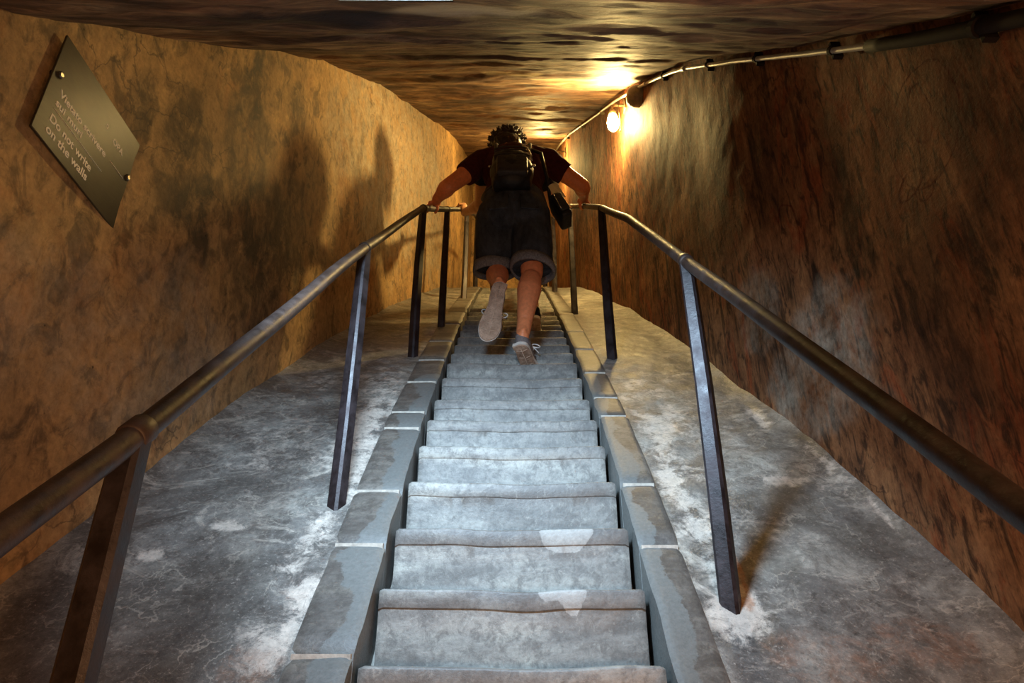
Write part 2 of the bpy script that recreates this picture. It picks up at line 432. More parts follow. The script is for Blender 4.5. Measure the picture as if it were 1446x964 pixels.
def make_wall(side):
    W = WL if side < 0 else WR
    na, nt = 620, 250
    v, f, mk = [], [], []
    for i in range(na+1):
        y = Y0 + (Y1-Y0)*i/na
        a, b = F(y)-.25, C(y)+.15
        for j in range(nt+1):
            z = a + (b-a)*j/nt
            x = W(y) + (.002 if side < 0 and y < 1.6 else .012 if y > 1.9 or side > 0 else .002+.01*(y-1.6)/.3)*fbm(y*1.1, z*1.1, side*4) + .0013*fbm(y*6, z*4, side*4+2, 3)
            v.append((side*x, y, z))
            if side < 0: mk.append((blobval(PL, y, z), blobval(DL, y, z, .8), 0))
            else: mk.append((blobval(PR, y, z), blobval(DR, y, z, .8), 0))
    for i in range(na):
        for j in range(nt):
            p = i*(nt+1)+j; q = p+nt+1
            f.append((p, q, q+1, p+1) if side < 0 else (p, p+1, q+1, q))
    # outer back of the masonry
    n0 = len(v); rim = [i*(nt+1) for i in range(na+1)]; rimt = [i*(nt+1)+nt for i in range(na+1)]
    for i in range(na+1):
        for idx in (rim[i], rimt[i]):
            x, y, z = v[idx]; v.append((side*(abs(x)+.35), y, z)); mk.append((0, 0, 0))
    for i in range(na):
        a0, a1, b0, b1 = n0+2*i, n0+2*i+1, n0+2*i+2, n0+2*i+3
        fl = [(a0, a1, b1, b0), (rim[i], a0, b0, rim[i+1]), (rimt[i], rimt[i+1], b1, a1)]
        f += fl if side < 0 else [t[::-1] for t in fl]
    o = meshobj('wall_left' if side < 0 else 'wall_right', v, f, M['wall_left' if side < 0 else 'wall_right'], None, True, mk)
    tag(o, 'ochre plastered tunnel wall on the left, stained and curving in' if side < 0 else 'brown streaked plaster tunnel wall on the right with the lamp', kind='structure')
make_wall(-1); make_wall(1)

# ceiling: rough shell with a daylight opening just before the picture starts
SKY = (-.35, -.12, .56, .925)
def make_ceiling():
    nx, na = 190, 560
    v, f, mk = [], [], []
    PC = [(.02, 2.95, .20, .05, .8), (.30, 2.8, .12, .04, .7), (.35, 3.2, .25, .06, .6), (-.1, 2.0, .14, .03, .5), (.25, 2.35, .1, .04, .5), (-.12, 1.0, .22, .06, .9), (-.45, 1.45, .08, .03, .4)]  # pale spots; the one beside the opening paints leaking daylight
    DC = [(-.45, 1.05, .25, .07, .9), (.3, 1.05, .35, .06, .8), (.1, 1.3, .5, .06, .5), (-.1, 1.6, .5, .07, .5), (-.5, 2.4, .3, .1, .6), (0, 3.9, .5, .2, .5)]
    for i in range(na+1):
        y = Y0 + (Y1-Y0)*i/na
        wl, wr = WL(y)+.04, WR(y)+.04
        for j in range(nx+1):
            x = -wl + (wl+wr)*j/nx
            ed = min(1, .25 + min(x+wl, wr-x)/.25)
            dh = max(SKY[0]-x, x-SKY[1], SKY[2]-y, y-SKY[3], 0)
            ed *= min(1, dh/.12)
            z = C(y) + .010*(-x) + ed*(.030*fbm(x*.9, y*2.0, 7) + .014*fbm(x*2.2, y*7, 11, 4))
            # slabs of plaster stepping down
            z -= ed*.020*max(0, min(1, (noise.noise(Vector((x*1.1, y*3.2, 5)))-.08)*6))
            v.append((x, y, z)); mk.append((blobval(PC, x, y, .8), blobval(DC, x, y, .8), 0))
    hole = lambda x, y: SKY[0] < x < SKY[1] and SKY[2] < y < SKY[3]
    for i in range(na):
        for j in range(nx):
            p = i*(nx+1)+j; q = p+nx+1
            if hole((v[p][0]+v[q+1][0])/2, (v[p][1]+v[q+1][1])/2): continue
            f.append((p, q, q+1, p+1))
    o = meshobj('ceiling', v, f, M['ceiling'], None, True, mk)
    tag(o, 'low rough sooty ceiling climbing over the stairs', kind='structure')
make_ceiling()
# lining of the opening
def prism(m, x0, x1, y0, y1, lo, hi):
    vs = [(x, y, C(y)+d) for d in (lo, hi) for x, y in ((x0, y0), (x1, y0), (x1, y1), (x0, y1))]
    m.add(vs, [(0, 1, 2, 3), (4, 5, 6, 7), (0, 1, 5, 4), (1, 2, 6, 5), (2, 3, 7, 6), (3, 0, 4, 7)])
m = MB(); (a0, a1, b0, b1) = SKY
prism(m, a0-.08, a0, b0-.08, b1+.08, .004, .5); prism(m, a1, a1+.08, b0-.08, b1+.08, .004, .5)
prism(m, a0, a1, b0-.08, b0, .004, .5); prism(m, a0, a1, b1, b1+.08, .004, .5)
tag(m.build('trim_1', M['mortar'], None, False), 'pale lining of the ceiling opening above the lower steps', kind='structure')
m = MB(); prism(m, a0, a1, b0, b1, .42, .44)
tag(m.build('window_1', M['skyglass'], None, False), 'small milky skylight above the lower steps', kind='structure')

# end walls
for nm, y in (('wall_back', Y0), ('wall_far', Y1)):
    m = MB(); m.box((0, y + (-.12 if y < 0 else .12), (F(y)+C(y))/2), (3, .24, C(y)-F(y)+1.4))
    tag(m.build(nm, M['wall_left'], None, False), 'plaster wall closing the tunnel ' + ('behind the viewer' if y < 0 else 'at its far end'), kind='structure')

# ------------------------------------------------------------------ ramps (the sloping floor on both sides)
CL, CR = .426, .398   # outer edges of the curb stones
PAT_L = [(-.48, 1.72, .10, .14, 1), (-.45, 1.50, .08, .12, .9), (-.49, 1.45, .08, .10, .8), (-.62, 1.8, .25, .12, .3), (-.7, 2.1, .3, .25, .35), (-.6, 2.5, .3, .3, .5), (-.50, 2.15, .10, .35, .9), (-.85, 1.64, .06, .035, .9), (-.70, 1.72, .09, .02, .8), (-.46, 2.0, .06, .18, .9), (-.50, 2.2, .09, .12, .8),
         (-.58, 2.0, .06, .05, .5), (-.75, 2.35, .1, .04, .5), (-.62, 2.45, .12, .06, .5), (-.78, 1.95, .1, .02, .5), (-.90, 2.2, .05, .3, .35), (-.5, 1.6, .07, .05, .6), (-.44, 2.35, .05, .15, .7)]
PAT_R = [(.47, 2.1, .10, .30, .95), (.45, 1.75, .08, .20, .95), (.47, 1.515, .075, .07, 1), (.46, 1.6, .06, .2, .6), (.62, 2.1, .25, .3, .4), (.62, 1.72, .15, .1, .35), (.5, 2.5, .12, .3, .6), (.9, 1.9, .08, .4, .4), (.44, 1.47, .05, .05, .8), (.77, 1.88, .08, .03, .9), (.85, 2.2, .035, .12, .8), (.92, 1.98, .03, .12, .8),
         (.56, 2.3, .08, .12, .7), (.72, 2.15, .06, .03, .6), (.66, 1.72, .05, .02, .6), (.95, 1.75, .02, .12, .7), (.72, 1.42, .1, .03, .4), (.44, 2.4, .05, .12, .6)]
DRK_L = [(-.7, 1.55, .22, .12, .7), (-.62, 1.42, .16, .1, .8), (-.75, 1.85, .14, .08, .4), (-.9, 1.5, .16, .12, .6)]
DRK_R = [(.72, 1.78, .14, .08, .6), (.86, 1.68, .12, .08, .7), (.62, 1.6, .06, .1, .5), (.71, 1.41, .08, .03, .7), (.8, 2.05, .06, .06, .5)]
RST_LIGHT_R = [(.515, 1.66, .016, .14, .8), (.50, 1.53, .02, .015, .8), (.6, 1.42, .14, .08, .5), (.8, 1.45, .18, .07, .5), (.46, 1.66, .015, .008, 1)]  # rust, plus painted post shadow and warm lamplight on the floor
RST_L = [(-.47, 1.55, .05, .05, .3), (-.5, 1.4, .09, .06, .5)]
def make_ramp(side):
    W = WL if side < 0 else WR; c0 = CL if side < 0 else CR
    nx, na = 56, 820; v, f, mk = [], [], []
    P, D, R = (PAT_L, DRK_L, RST_L) if side < 0 else (PAT_R, DRK_R, RST_LIGHT_R)
    for i in range(na+1):
        y = Y0 + (Y1-Y0)*i/na
        for j in range(nx+1):
            x = c0-.01 + (W(y)+.03-c0)*j/nx
            edge = max(0, 1-(W(y)-x)/.10)
            pale = blobval(P, side*x, y, 1.1, 1.5)
            z = F(y) + .012*fbm(x*2.2, y*2.2, side*5+1) + .003*fbm(x*12, y*12, 4, 3) + .018*edge**2 - .004*pale
            v.append((side*x, y, z)); mk.append((pale, blobval(D, side*x, y, .7), blobval(R, side*x, y, .6)))
    for i in range(na):
        for j in range(nx):
            p = i*(nx+1)+j; q = p+nx+1
            f.append((p, q, q+1, p+1) if side < 0 else (p, p+1, q+1, q))
    # underside so that the ramp is a solid mass
    n0 = len(v)
    for i in range(0, na+1):
        y = Y0 + (Y1-Y0)*i/na
        v.append((side*(c0-.01), y, F(y)-.3)); v.append((side*(W(y)+.03), y, F(y)-.3)); mk += [(0, 0, 0)]*2
    for i in range(na):
        p = i*(nx+1); q = p+nx+1; a = n0+2*i
        fl = [(p, a, a+2, q), (a, a+1, a+3, a+2), (p+nx, q+nx, a+3, a+1)]
        f += fl
    o = meshobj('floor', v, f, M['ramp'], None, True, mk)
    fixnormals(o)
    tag(o, 'sloping worn cement floor between the left wall and the stairs' if side < 0 else 'sloping worn cement floor between the right wall and the stairs', kind='structure')
make_ramp(-1); make_ramp(1)

# ------------------------------------------------------------------ staircase
noses = []
y, z = 1.408, 0
pre = []
while y > -1.0:
    y -= .153; z -= .153; pre.append((y, z))
noses = pre[::-1] + NOSE
y = 2.758
while y < 7.4:
    y += .155 if y < 3.3 else .147
    noses.append((y, _fl(y)))
stair = thing('stone_staircase', 'steep flight of worn grey stone steps climbing the middle of the tunnel', 'staircase', (0, 1.408, 0))
HW = .29
CHIP = {1.712: [(.125, .290, .085, .040, 1.0)], 1.559: [(.11, .142, .07, .024, 1.0), (.13, .12, .03, .02, .8)], 1.873: [(-.03, .445, .10, .012, .7)]}
def step(k):
    (y, z) = noses[k]
    (yn, zn) = noses[k+1] if k+1 < len(noses) else (y+.147, z+.09)
    (yp, zp) = noses[k-1] if k else (y-.153, z-.153)
    ri = z-zp; n = 64
    slab = min(.040, ri*.28)
    ln = 1.0 if y < 2.7 else .0
    drop = ri*1.0 + .02
    prof = [(yn-y+.02, .0), ((yn-y)*.5, .0), (.02, .000), (.004, -.0008), (.0012, -.0028), (0, -.006), (0, -slab+.002), (.001*ln, -slab), (.0032*ln, -slab-.001), (.0035*ln, -slab-.004),
            (.004*ln, -slab-.3*(ri-slab)), (.005*ln, -slab-.65*(ri-slab)), (.006*ln, -drop)]
    wear = .006 + .004*noise.noise(Vector((0, k*2.3, 0)))
    hw = HW*(1.0 + .012*noise.noise(Vector((k*3.3, 0, 0))))
    v, f, mk = [], [], []; np_ = len(prof)
    for i in range(n+1):
        u = -1 + 2*i/n; x = u*hw
        for j, (py, pz) in enumerate(prof):
            front = j >= 3
            dz = -wear*math.exp(-((u-.1)/.5)**2)*(1 if j < 9 else 0) + .0035*noise.noise(Vector((x*9, k*7.1, 0)))*(1 if j < 9 else 0)
            dy = (.0025*noise.noise(Vector((x*11, k*5.7, pz*20))) + .004*noise.noise(Vector((x*3, k*9.7, 0)))) if front else 0
            if abs(u) > .97: dz -= .004; dy += .004
            X, Yy, Zz = x, y+py+dy, z+pz+dz
            v.append((X, Yy, Zz))
            pm = 0
            for key, L in CHIP.items():
                if abs(key-y) < .01: pm = blobval(L, X, Zz, .35)
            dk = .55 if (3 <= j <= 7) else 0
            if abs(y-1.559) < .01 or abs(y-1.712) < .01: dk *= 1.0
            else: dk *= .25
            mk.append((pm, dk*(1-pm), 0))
    for i in range(n):
        for j in range(np_-1):
            p = i*np_+j; q = p+np_; f.append((p, p+1, q+1, q))
    # back and ends
    b = len(v); 
    for i in (0, n):
        X = v[i*np_][0]; v.append((X, yn+.02, z-drop)); mk.append((0, 0, 0))
    f.append(tuple(range(np_)) + (b,)); f.append(tuple(n*np_+j for j in range(np_))[::-1] + (b+1,))
    f.append((0*np_, b)+ (b+1, n*np_)) if False else None
    o = meshobj('step', v, f, M['step'], stair, True, mk)
    o.data.set_sharp_from_angle(angle=math.radians(50)); fixnormals(o)
for k in range(len(noses)):
    if noses[k][0] > .4 and noses[k][0] < 7.2: step(k)

# ------------------------------------------------------------------ curb stones
def curb(side, joints, label):
    root = thing('stone_curb', label, 'curb', (side*.36, joints[0], F(joints[0])))
    xi, xo = .302, (CL if side < 0 else CR)
    mort = MB()
    for k in range(len(joints)-1):
        a, b = joints[k]+.004, joints[k+1]-.004
        n = max(4, int((b-a)/.02)); nx = 12; v, f, mk = [], [], []
        for i in range(n+1):
            y = a + (b-a)*i/n
            for j in range(nx+1):
                t = j/nx; x = xi + (xo-xi)*t
                e = min(1, (y-a)/.02, (b-y)/.02); ex = min(1, t*6, (1-t)*8)
                zz = F(y) + .014 - .008*(1-max(0, e))**2 - .007*(1-ex)**2 + .004*noise.noise(Vector((x*8, y*8, k+side)))
                xx = x - .006*(noise.noise(Vector((0, y*9, side*3)))+.4*noise.noise(Vector((0, y*31, side*3))))*(1 if j < 3 else 0)
                pm = (1-t)*1.0 - .50 + .45*noise.noise(Vector((x*6, y*7.0, 2+side))) + .2*noise.noise(Vector((x*20, y*20, 2)))
                pm = max(0, min(1, .5+pm*1.2)) if y < 2.6 else 0
                v.append((side*xx, y, zz)); mk.append((pm*.95, 0, 0))
        w = nx+1
        for i in range(n):
            for j in range(nx):
                p = i*w+j; q = p+w; f.append((p, q, q+1, p+1))
        n0 = len(v)
        for i in range(n+1):
            y = a + (b-a)*i/n
            v.append((side*(xi+.002), y, F(y)-.28)); v.append((side*xo, y, F(y)-.28)); mk += [(.3, 0, 0)]*2
        for i in range(n):
            p = i*w; q = p+w; c = n0+2*i
            f += [(p, c, c+2, q), (p+nx, q+nx, c+3, c+1), (c, c+1, c+3, c+2)]
        f.append(tuple(range(w)) + (n0+1, n0)); f.append(tuple(n*w+j for j in range(w))[::-1] + (n0+2*n, n0+2*n+1))
        o = meshobj('curb_stone', v, f, M['curb'], root, True, mk); fixnormals(o); o.data.set_sharp_from_angle(angle=math.radians(55))
        # mortar joint
        yj = joints[k+1]; sl = (F(yj+.05)-F(yj-.05))/.1
        mort.box((side*(xi+xo)/2, yj, F(yj)-.125+.0075), (xo-xi-.010, .016, .25))
    mort.build('mortar_joint', M['mortar'], root, False)
curb(-1, [.2, .62, 1.05, 1.42, 1.62+.04, 1.83, 2.13, 2.24, 2.52, 2.78, 3.1, 3.5, 3.9, 4.4, 4.9, 5.5, 6.1, 6.8], 'left row of dark grey curb stones edging the steps')
curb(1, [.2, .7, 1.12, 1.655, 1.855, 2.21, 2.36, 2.62, 2.95, 3.3, 3.8, 4.3, 4.8, 5.4, 6.0, 6.8], 'right row of brown grey curb stones edging the steps')
# earth mass under the steps
m = MB(); v = []; f = []
ys = [-1.2 + .2*i for i in range(48)]
for y in ys:
    for sx, dz in ((-.31, -.2), (.31, -.2), (.31, -.4), (-.31, -.4)): v.append((sx, y, F(y)+dz))
for i in range(len(ys)-1):
    for k in range(4): f.append((i*4+k, i*4+(k+1) % 4, i*4+4+(k+1) % 4, i*4+4+k))
f += [(0, 1, 2, 3), tuple(len(v)-4+k for k in range(4))[::-1]]
tag(fixnormals(meshobj('floor', v, f, M['ramp'])), 'rubble bed hidden under the stone steps', kind='structure')

# ------------------------------------------------------------------ handrails
XL = smooth(table([(-2, .464), (2.9, .464), (3.1, .452), (3.35, .405), (4.1, .385), (5.5, .37), (8, .33)]), .06)
XR = smooth(table([(-2, .464), (3.0, .464), (3.4, .450), (3.85, .405), (4.4, .385), (5.2, .37), (8, .33)]), .06)
ZL = smooth(table([(-1, -1.36), (.625, .107), (.793, .252), (1.782, 1.184), (2.50, 1.83), (2.86, 2.15), (3.24, 2.425), (4.1, 3.07), (5.5, 4.05), (7.5, 5.1)]), .05)
ZR = smooth(table([(-1, -1.34), (.616, .126), (1.528, .975), (2.20, 1.60), (2.831, 2.125), (3.4, 2.57), (3.85, 2.905), (4.4, 3.30), (5.2, 3.84), (7.5, 5.1)]), .05)
def handrail(side, posts, label):
    X, Z = (XL, ZL) if side < 0 else (XR, ZR)
    root = thing('handrail', label, 'handrail', (side*.464, posts[0], F(posts[0])))
    m = MB(); pts = []
    y = -.75
    while y < 6.6:
        pts.append((side*X(y) + .003*noise.noise(Vector((y*3, side, 0))), y, Z(y) + .006*noise.noise(Vector((0, y*2.2, side))))); y += .06
    m.tube(pts, .0165, 16)
    m.build('rail', M['rail'], root)
    for i, y in enumerate(posts):
        x = side*X(y); mb = MB(); tw = .004*((i*7) % 3-1)
        zb = F(y)-.03; zt = Z(y)-.006; p = []
        for t in (0, .02, .3, .6, .9, 1): p.append((x + tw*math.sin(t*3), y + .004*math.sin(t*4+i), zb + (zt-zb)*t))
        rs = [.0215, .0205, .0200, .0190, .0175, .0165]
        mb.tube(p, rs, 16, sq=7)
        mb.build('post', M['iron'], root, True, 30)
        # welded collar
        cb = MB(); d = Vector((0, .05, Z(y+.025)-Z(y-.025))).normalized()
        c = Vector((x, y, Z(y)))
        cb.tube([c-d*.018, c-d*.015, c+d*.015, c+d*.018], [.0170, .0195, .0195, .0170], 16)
        cb.build('collar', M['rail'], root)
handrail(-1, [-.2, .80, 1.785, 2.87, 3.42, 4.6, 5.8], 'left dark iron handrail on square posts beside the steps')
handrail(1, [-.4, .45, 1.527, 2.84, 3.85, 5.09, 6.2], 'right dark iron handrail on square posts below the lamp')

# ------------------------------------------------------------------ plaque on the left wall
def wall_plane(W, ya, yb):
    return W(ya), W(yb)
px0 = -(WL(1.3)-.012); KP = abs(px0)/1.06
pl = thing('wall_plaque', 'rectangular brushed metal sign bolted to the left wall, asking visitors not to write', 'sign', (px0, 1.30*KP, 1.19*KP))
m = MB()
def plq(y0, z0, y1, z1):   # slanting corners kept as measured
    return
cor = [(1.127, 1.070), (1.482, 1.042), (1.482, 1.332), (1.127, 1.352)]
cor = [(a*KP, b*KP) for a, b in cor]
vs = [(px0+.003, a, b) for a, b in cor] + [(px0-.003, a, b) for a, b in cor]
bm = bmesh.new(); bv = [bm.verts.new(v) for v in vs]
for q in ((0, 1, 2, 3), (7, 6, 5, 4), (0, 4, 5, 1), (1, 5, 6, 2), (2, 6, 7, 3), (3, 7, 4, 0)): bm.faces.new([bv[i] for i in q])
bmesh.ops.bevel(bm, geom=bm.edges[:], offset=.001, segments=1, affect='EDGES')
m.bm(bm); m.build('plate', M['plate'], pl, False)
for (a, b) in ((1.147, 1.243), (1.468, 1.205)):
    a *= KP; b *= KP
    mb = MB(); mb.tube([(px0-.035, a, b), (px0+.006, a, b)], .006, 12); mb.tube([(px0+.0025, a, b), (px0+.008, a, b), (px0+.010, a, b)], [.0095, .0095, .006], 6)
    bo = mb.build('bolt', M['bolt'], pl, False)
    mb = MB(); mb.tube([(px0-.035, a, b), (px0-.0035, a, b)], .012, 14); mb.build('spacer', M['bolt_dark'], pl, False)
def text(name, s, y, z, size, w=None, off=.0034):
    cu = bpy.data.curves.new(name, 'FONT'); cu.body = s; cu.size = size; cu.extrude = .0003; cu.offset = .0006
    o = bpy.data.objects.new(name, cu); COL.objects.link(o)
    me = bpy.data.meshes.new_from_object(o.evaluated_get(bpy.context.evaluated_depsgraph_get()))
    bpy.data.objects.remove(o)
    xs = [v.co.x for v in me.vertices]; k = (w/(max(xs)-min(xs))) if w else 1
    t0 = min(xs); sl = -.065; y *= KP; z *= KP; k *= KP
    for v in me.vertices:
        a = (v.co.x-t0)*k; b = v.co.y*KP; c = v.co.z
        v.co = Vector((px0+off+c, y+a, z+b+sl*a)) - pl.location
    me.materials.clear(); me.materials.append(M['letter'])
    return link(bpy.data.objects.new(name, me), pl)
text('lettering', 'Vietato scrivere', 1.165, 1.199, .027, .200)
text('lettering', 'sui muri', 1.165, 1.170, .027, .105)
text('lettering', 'Do not write', 1.165, 1.123, .030, .168)
text('lettering', 'on the walls', 1.165, 1.092, .030, .165)
text('lettering', 'O', 1.335, 1.262, .020, .010)
text('lettering', 'OPA', 1.375, 1.246, .024, .050)
for (a, b, c) in ((1.165, 1.158, .215), (1.387, 1.195, .070)):
    a *= KP; b *= KP
    mb = MB(); mb.tube([(px0+.0036, a, b), (px0+.0036, a+c, b-.065*c)], .0009, 6); mb.build('engraved_line', M['letter'], pl)

# ------------------------------------------------------------------ conduit along the right wall
cd = thing('electrical_conduit', 'pipe run clipped along the top of the right wall, pale conduit with a black sleeve', 'pipe', (WR(1.5)-.05, 1.5, C(1.5)-.06))
def cpt(y, dz=0):
    return Vector((WR(y)-.030, y, C(y)-.058+dz - .02*math.exp(-((y-3.45)/.25)**2)))
def run(y0, y1, r, name, mat_, wob=.004):
    m = MB(); n = int((y1-y0)/.05)+1
    m.tube([cpt(y0+(y1-y0)*i/n) + Vector((0, 0, wob*noise.noise(Vector((i*.35, 0, r*99))))) for i in range(n+1)], r, 14)
    return m.build(name, mat_, cd)
run(-.9, 1.30, .017, 'black_sleeve', M['cable'])
run(1.2, 7.6, .0095, 'pipe', M['conduit'])
for y in (.2, .98, 1.45, 1.85, 2.2, 2.75, 3.3, 4.2, 4.9, 5.6):
    m = MB(); c = cpt(y); r = .023 if y < 1.3 else .014
    d = (cpt(y+.02)-cpt(y-.02)).normalized()
    m.tube([c-d*.008, c+d*.008], r, 14)
    m.box(c+Vector((.012, 0, -r-.006)), (.03, .014, .022), bev=.002); m.box(c+Vector((.012, 0, r+.006)), (.03, .014, .022), bev=.002)
    m.build('clip', M['cable'] if y < 3 else M['fitting'], cd, False)
# coupling pieces
for y in (2.45, 3.05):
    m = MB(); d = (cpt(y+.03)-cpt(y-.03)).normalized(); c = cpt(y); m.tube([c-d*.03, c+d*.03], .013, 14); m.build('coupling', M['conduit'], cd)

# ------------------------------------------------------------------ lamps
def lamp(loc, wallx, mat_, label, cat='lamp'):
    L = thing('wall_lamp', label, cat, loc)
    x, y, z = loc   # centre of the glass
    m = MB(); m.tube([(x, y, z-.075), (x, y, z-.07), (x, y, z-.05), (x, y, z), (x, y, z+.04), (x, y, z+.062)], [.006, .020, .034, .041, .034, .024], 20)
    m.build('bulb', mat_, L)
    m = MB(); m.tube([(x, y, z+.058), (x, y, z+.062), (x, y, z+.10), (x, y, z+.115)], [.020, .030, .026, .016], 20); m.tube([(x, y, z+.11), (x, y, z+.155)], .010, 12)
    m.build('socket', M['fitting'], L)
    m = MB(); m.tube([(x, y, z+.145), (x+.02, y, z+.16), (wallx, y, z+.16)], .010, 12); m.box((wallx-.006, y, z+.15), (.014, .07, .09), bev=.004)
    m.build('bracket', M['fitting'], L)
    m = MB(); m.tube([(x+.045, y-.02, z+.15), (x+.047, y-.02, z+.02), (x+.045, y-.02, z-.09)], .003, 8); m.ell((x+.045, y-.02, z-.095), (.006, .006, .010))
    m.build('pull_cord', M['fitting'], L)
    return L
lamp((.715, 3.62, 3.465), WR(3.62), M['bulb'], 'lit wall lamp hanging high on the right wall near the ceiling')
lamp((.34, 6.0, 5.14), WR(6.0), M['bulb_far'], 'far lit wall lamp higher up the tunnel, hidden behind the climbers')
# round junction box
jb = thing('junction_box', 'round dull grey junction box on the right wall beside the lit lamp', 'junction box', (WR(3.25)-.02, 3.25, 3.30))
m = MB(); cx = WR(3.25); m.tube([(cx+.02, 3.25, 3.33), (cx-.045, 3.25, 3.33), (cx-.075, 3.25, 3.33), (cx-.092, 3.25, 3.33), (cx-.096, 3.25, 3.33)], [.070, .070, .060, .040, .015], 24); m.build('body', M['box'], jb, True, 40)
m = MB(); m.tube([(cx-.090, 3.25, 3.33), (cx-.100, 3.25, 3.33)], .008, 10); m.build('screw', M['bolt'], jb, False)
m = MB(); m.tube([(cx-.02, 3.25, 3.39), (cx-.022, 3.27, 3.44), cpt(3.32)], .009, 10); m.build('inlet_pipe', M['conduit'], jb)

# ------------------------------------------------------------------ people
def frame(fwd, up):
    f = Vector(fwd).normalized(); u = Vector(up); u = (u - f*u.dot(f)).normalized(); r = f.cross(u)
    return Matrix((r, f, u)).transposed()
OUT = [(-.034, 0), (-.030, .03), (-.034, .075), (-.036, .12), (-.045, .18), (-.050, .215), (-.044, .25), (-.028, .275), (.0, .287), (.024, .278), (.040, .25), (.046, .215), (.040, .17), (.030, .12), (.031, .07), (.031, .03), (.024, .004), (0, -.008), (-.022, -.003)]
def shoe(root, heel, fwd, up, mirror, upper_mat, hi=.0):
    R = frame(fwd, up); H = Vector(heel); s = -1 if mirror else 1
    P = lambda x, y, z: H + R @ Vector((x*s*1.08, y*1.1, z))
    # densify outline
    pts = []
    n = len(OUT)
    for i in range(n):
        p0, p1, p2, p3 = [Vector(OUT[(i+k-1) % n]) for k in range(4)]
        for t in (0, .25, .5, .75):
            pts.append(.5*((2*p1) + (-p0+p2)*t + (2*p0-5*p1+4*p2-p3)*t*t + (-p0+3*p1-3*p2+p3)*t**3))
    c = Vector((-.002, .135)); N = len(pts)
    sh = root
    # outsole
    def slab(z0, z1, k0, k1, name, mat_, toe=0):
        v = []; f = []
        for (z, k) in ((z0, k0-.03), (z0+.001, k0), (z1-.001, k1), (z1, k1-.03)):
            for p in pts:
                q = c + (p-c)*k; v.append(P(q.x, q.y, z + toe*max(0, (q.y-.2)/.09)**2))
        for r in range(3):
            for i in range(N):
                j = (i+1) % N; f.append((r*N+i, r*N+j, (r+1)*N+j, (r+1)*N+i))
        f.append(tuple(range(N))[::-1]); f.append(tuple(3*N+i for i in range(N)))
        o = meshobj(name, v, f, mat_, sh, True); o.data.set_sharp_from_angle(angle=math.radians(40)); return fixnormals(o)
    so = slab(0, .006, .97, .985, 'outsole', M['outsole'])
    slab(.006, .026, 1.0, .97, 'midsole', M['rubber'], 0)
    # tread ridges across the sole
    m = MB()
    for yy in (.03, .075, .125, .17, .20, .235):
        w = .024 if yy < .13 else .034
        m.tube([P(-w, yy-.004, -.0008), P(0, yy+.006, -.0008), P(w, yy-.004, -.0008)], .0016, 6)
    m.tube([P(-.002, .02, -.0008), P(-.004, .14, -.0008), P(-.006, .26, -.0008)], .0014, 6)
    ob = m.build('tread_line', M['tread'], sh)
    # upper
    m = MB()
    m.cap(P(0, .035, .05), P(0, .05, .04), .034, .034); m.cap(P(0, .03, .075), P(0, .07, .075), .031, .033)
    m.cap(P(0, .05, .05), P(-.004, .20, .040), .037, .032); m.cap(P(0, .09, .07), P(-.004, .19, .042), .032, .028)
    m.cap(P(-.012, .20, .038), P(-.010, .24, .034), .031, .026); m.cap(P(.014, .20, .036), P(.012, .232, .032), .027, .023)
    o = m.voxel('upper', upper_mat, sh, .0045, 4)
    # laces and the loops of the bow
    m = MB()
    for k in range(4):
        yy = .115 + k*.022; zz = .088 - k*.014
        m.tube([P(-.026, yy, zz-.008), P(0, yy+.006, zz+.004), P(.026, yy+.01, zz-.008)], .0028, 8)
    for sd in (-1, 1):
        loop = []
        for k in range(13):
            a = math.pi*2*k/12; loop.append(P(sd*(.022+.020*(1-math.cos(a))*.9), .112 + .012*math.sin(a), .092 + .010*math.sin(a*.5)*1.2 - .012*(1-math.cos(a))))
        m.tube(loop, .0030, 8)
        m.tube([P(sd*.004, .11, .09), P(sd*.03, .12, .085), P(sd*.045, .135, .066)], .0028, 8)
    m.build('lace', M['lace'], sh)
    # sock rim
    return sh

def hand(m, wrist, grip, axis, palm_n, thumb_dir, r=.0088, gr=.0205):
    """four separate fingers and a thumb closing round a bar through 'grip' along 'axis'"""
    W, G, A = Vector(wrist), Vector(grip), Vector(axis).normalized()
    N = Vector(palm_n).normalized()              # from bar towards the palm (the hand lies on this side)
    N = (N - A*N.dot(A)).normalized()
    S = A.cross(N).normalized()                  # round the bar
    if S.dot(Vector(thumb_dir)) > 0: S = -S      # fingers go away from the thumb
    pc = G + N*(gr+.014) - S*(-.004)
    m.cap(W, pc + S*-.020, .029, .025, flat=(N, .8))
    for k in range(4):
        a = (k-1.5)*.0225
        base = pc + A*a + S*.012; m.cap(pc + A*a*.7 - S*.028, base, .0118, .0100)
        Ls = (.9, 1.0, .95, .78)[k]; prev = base; rad = gr + r
        for q, an in enumerate((35, 85, 135)):
            an = math.radians(an*Ls+4)
            nx = G + A*a + N*rad*math.cos(an) + S*rad*math.sin(an)
            m.cap(prev, nx, r*(1.05-.08*q), r*(.98-.08*q), 10); prev = nx
    # thumb from the side of the palm near its base
    t0 = pc - S*.026 - A*.022; t1 = G - S*(gr+.012) - A*.030 + N*.006; t2 = G - S*(gr+.004) - A*.012 - N*.014
    m.cap(t0, t1, .0125, .0105, 10); m.cap(t1, t2, .0100, .0085, 10)

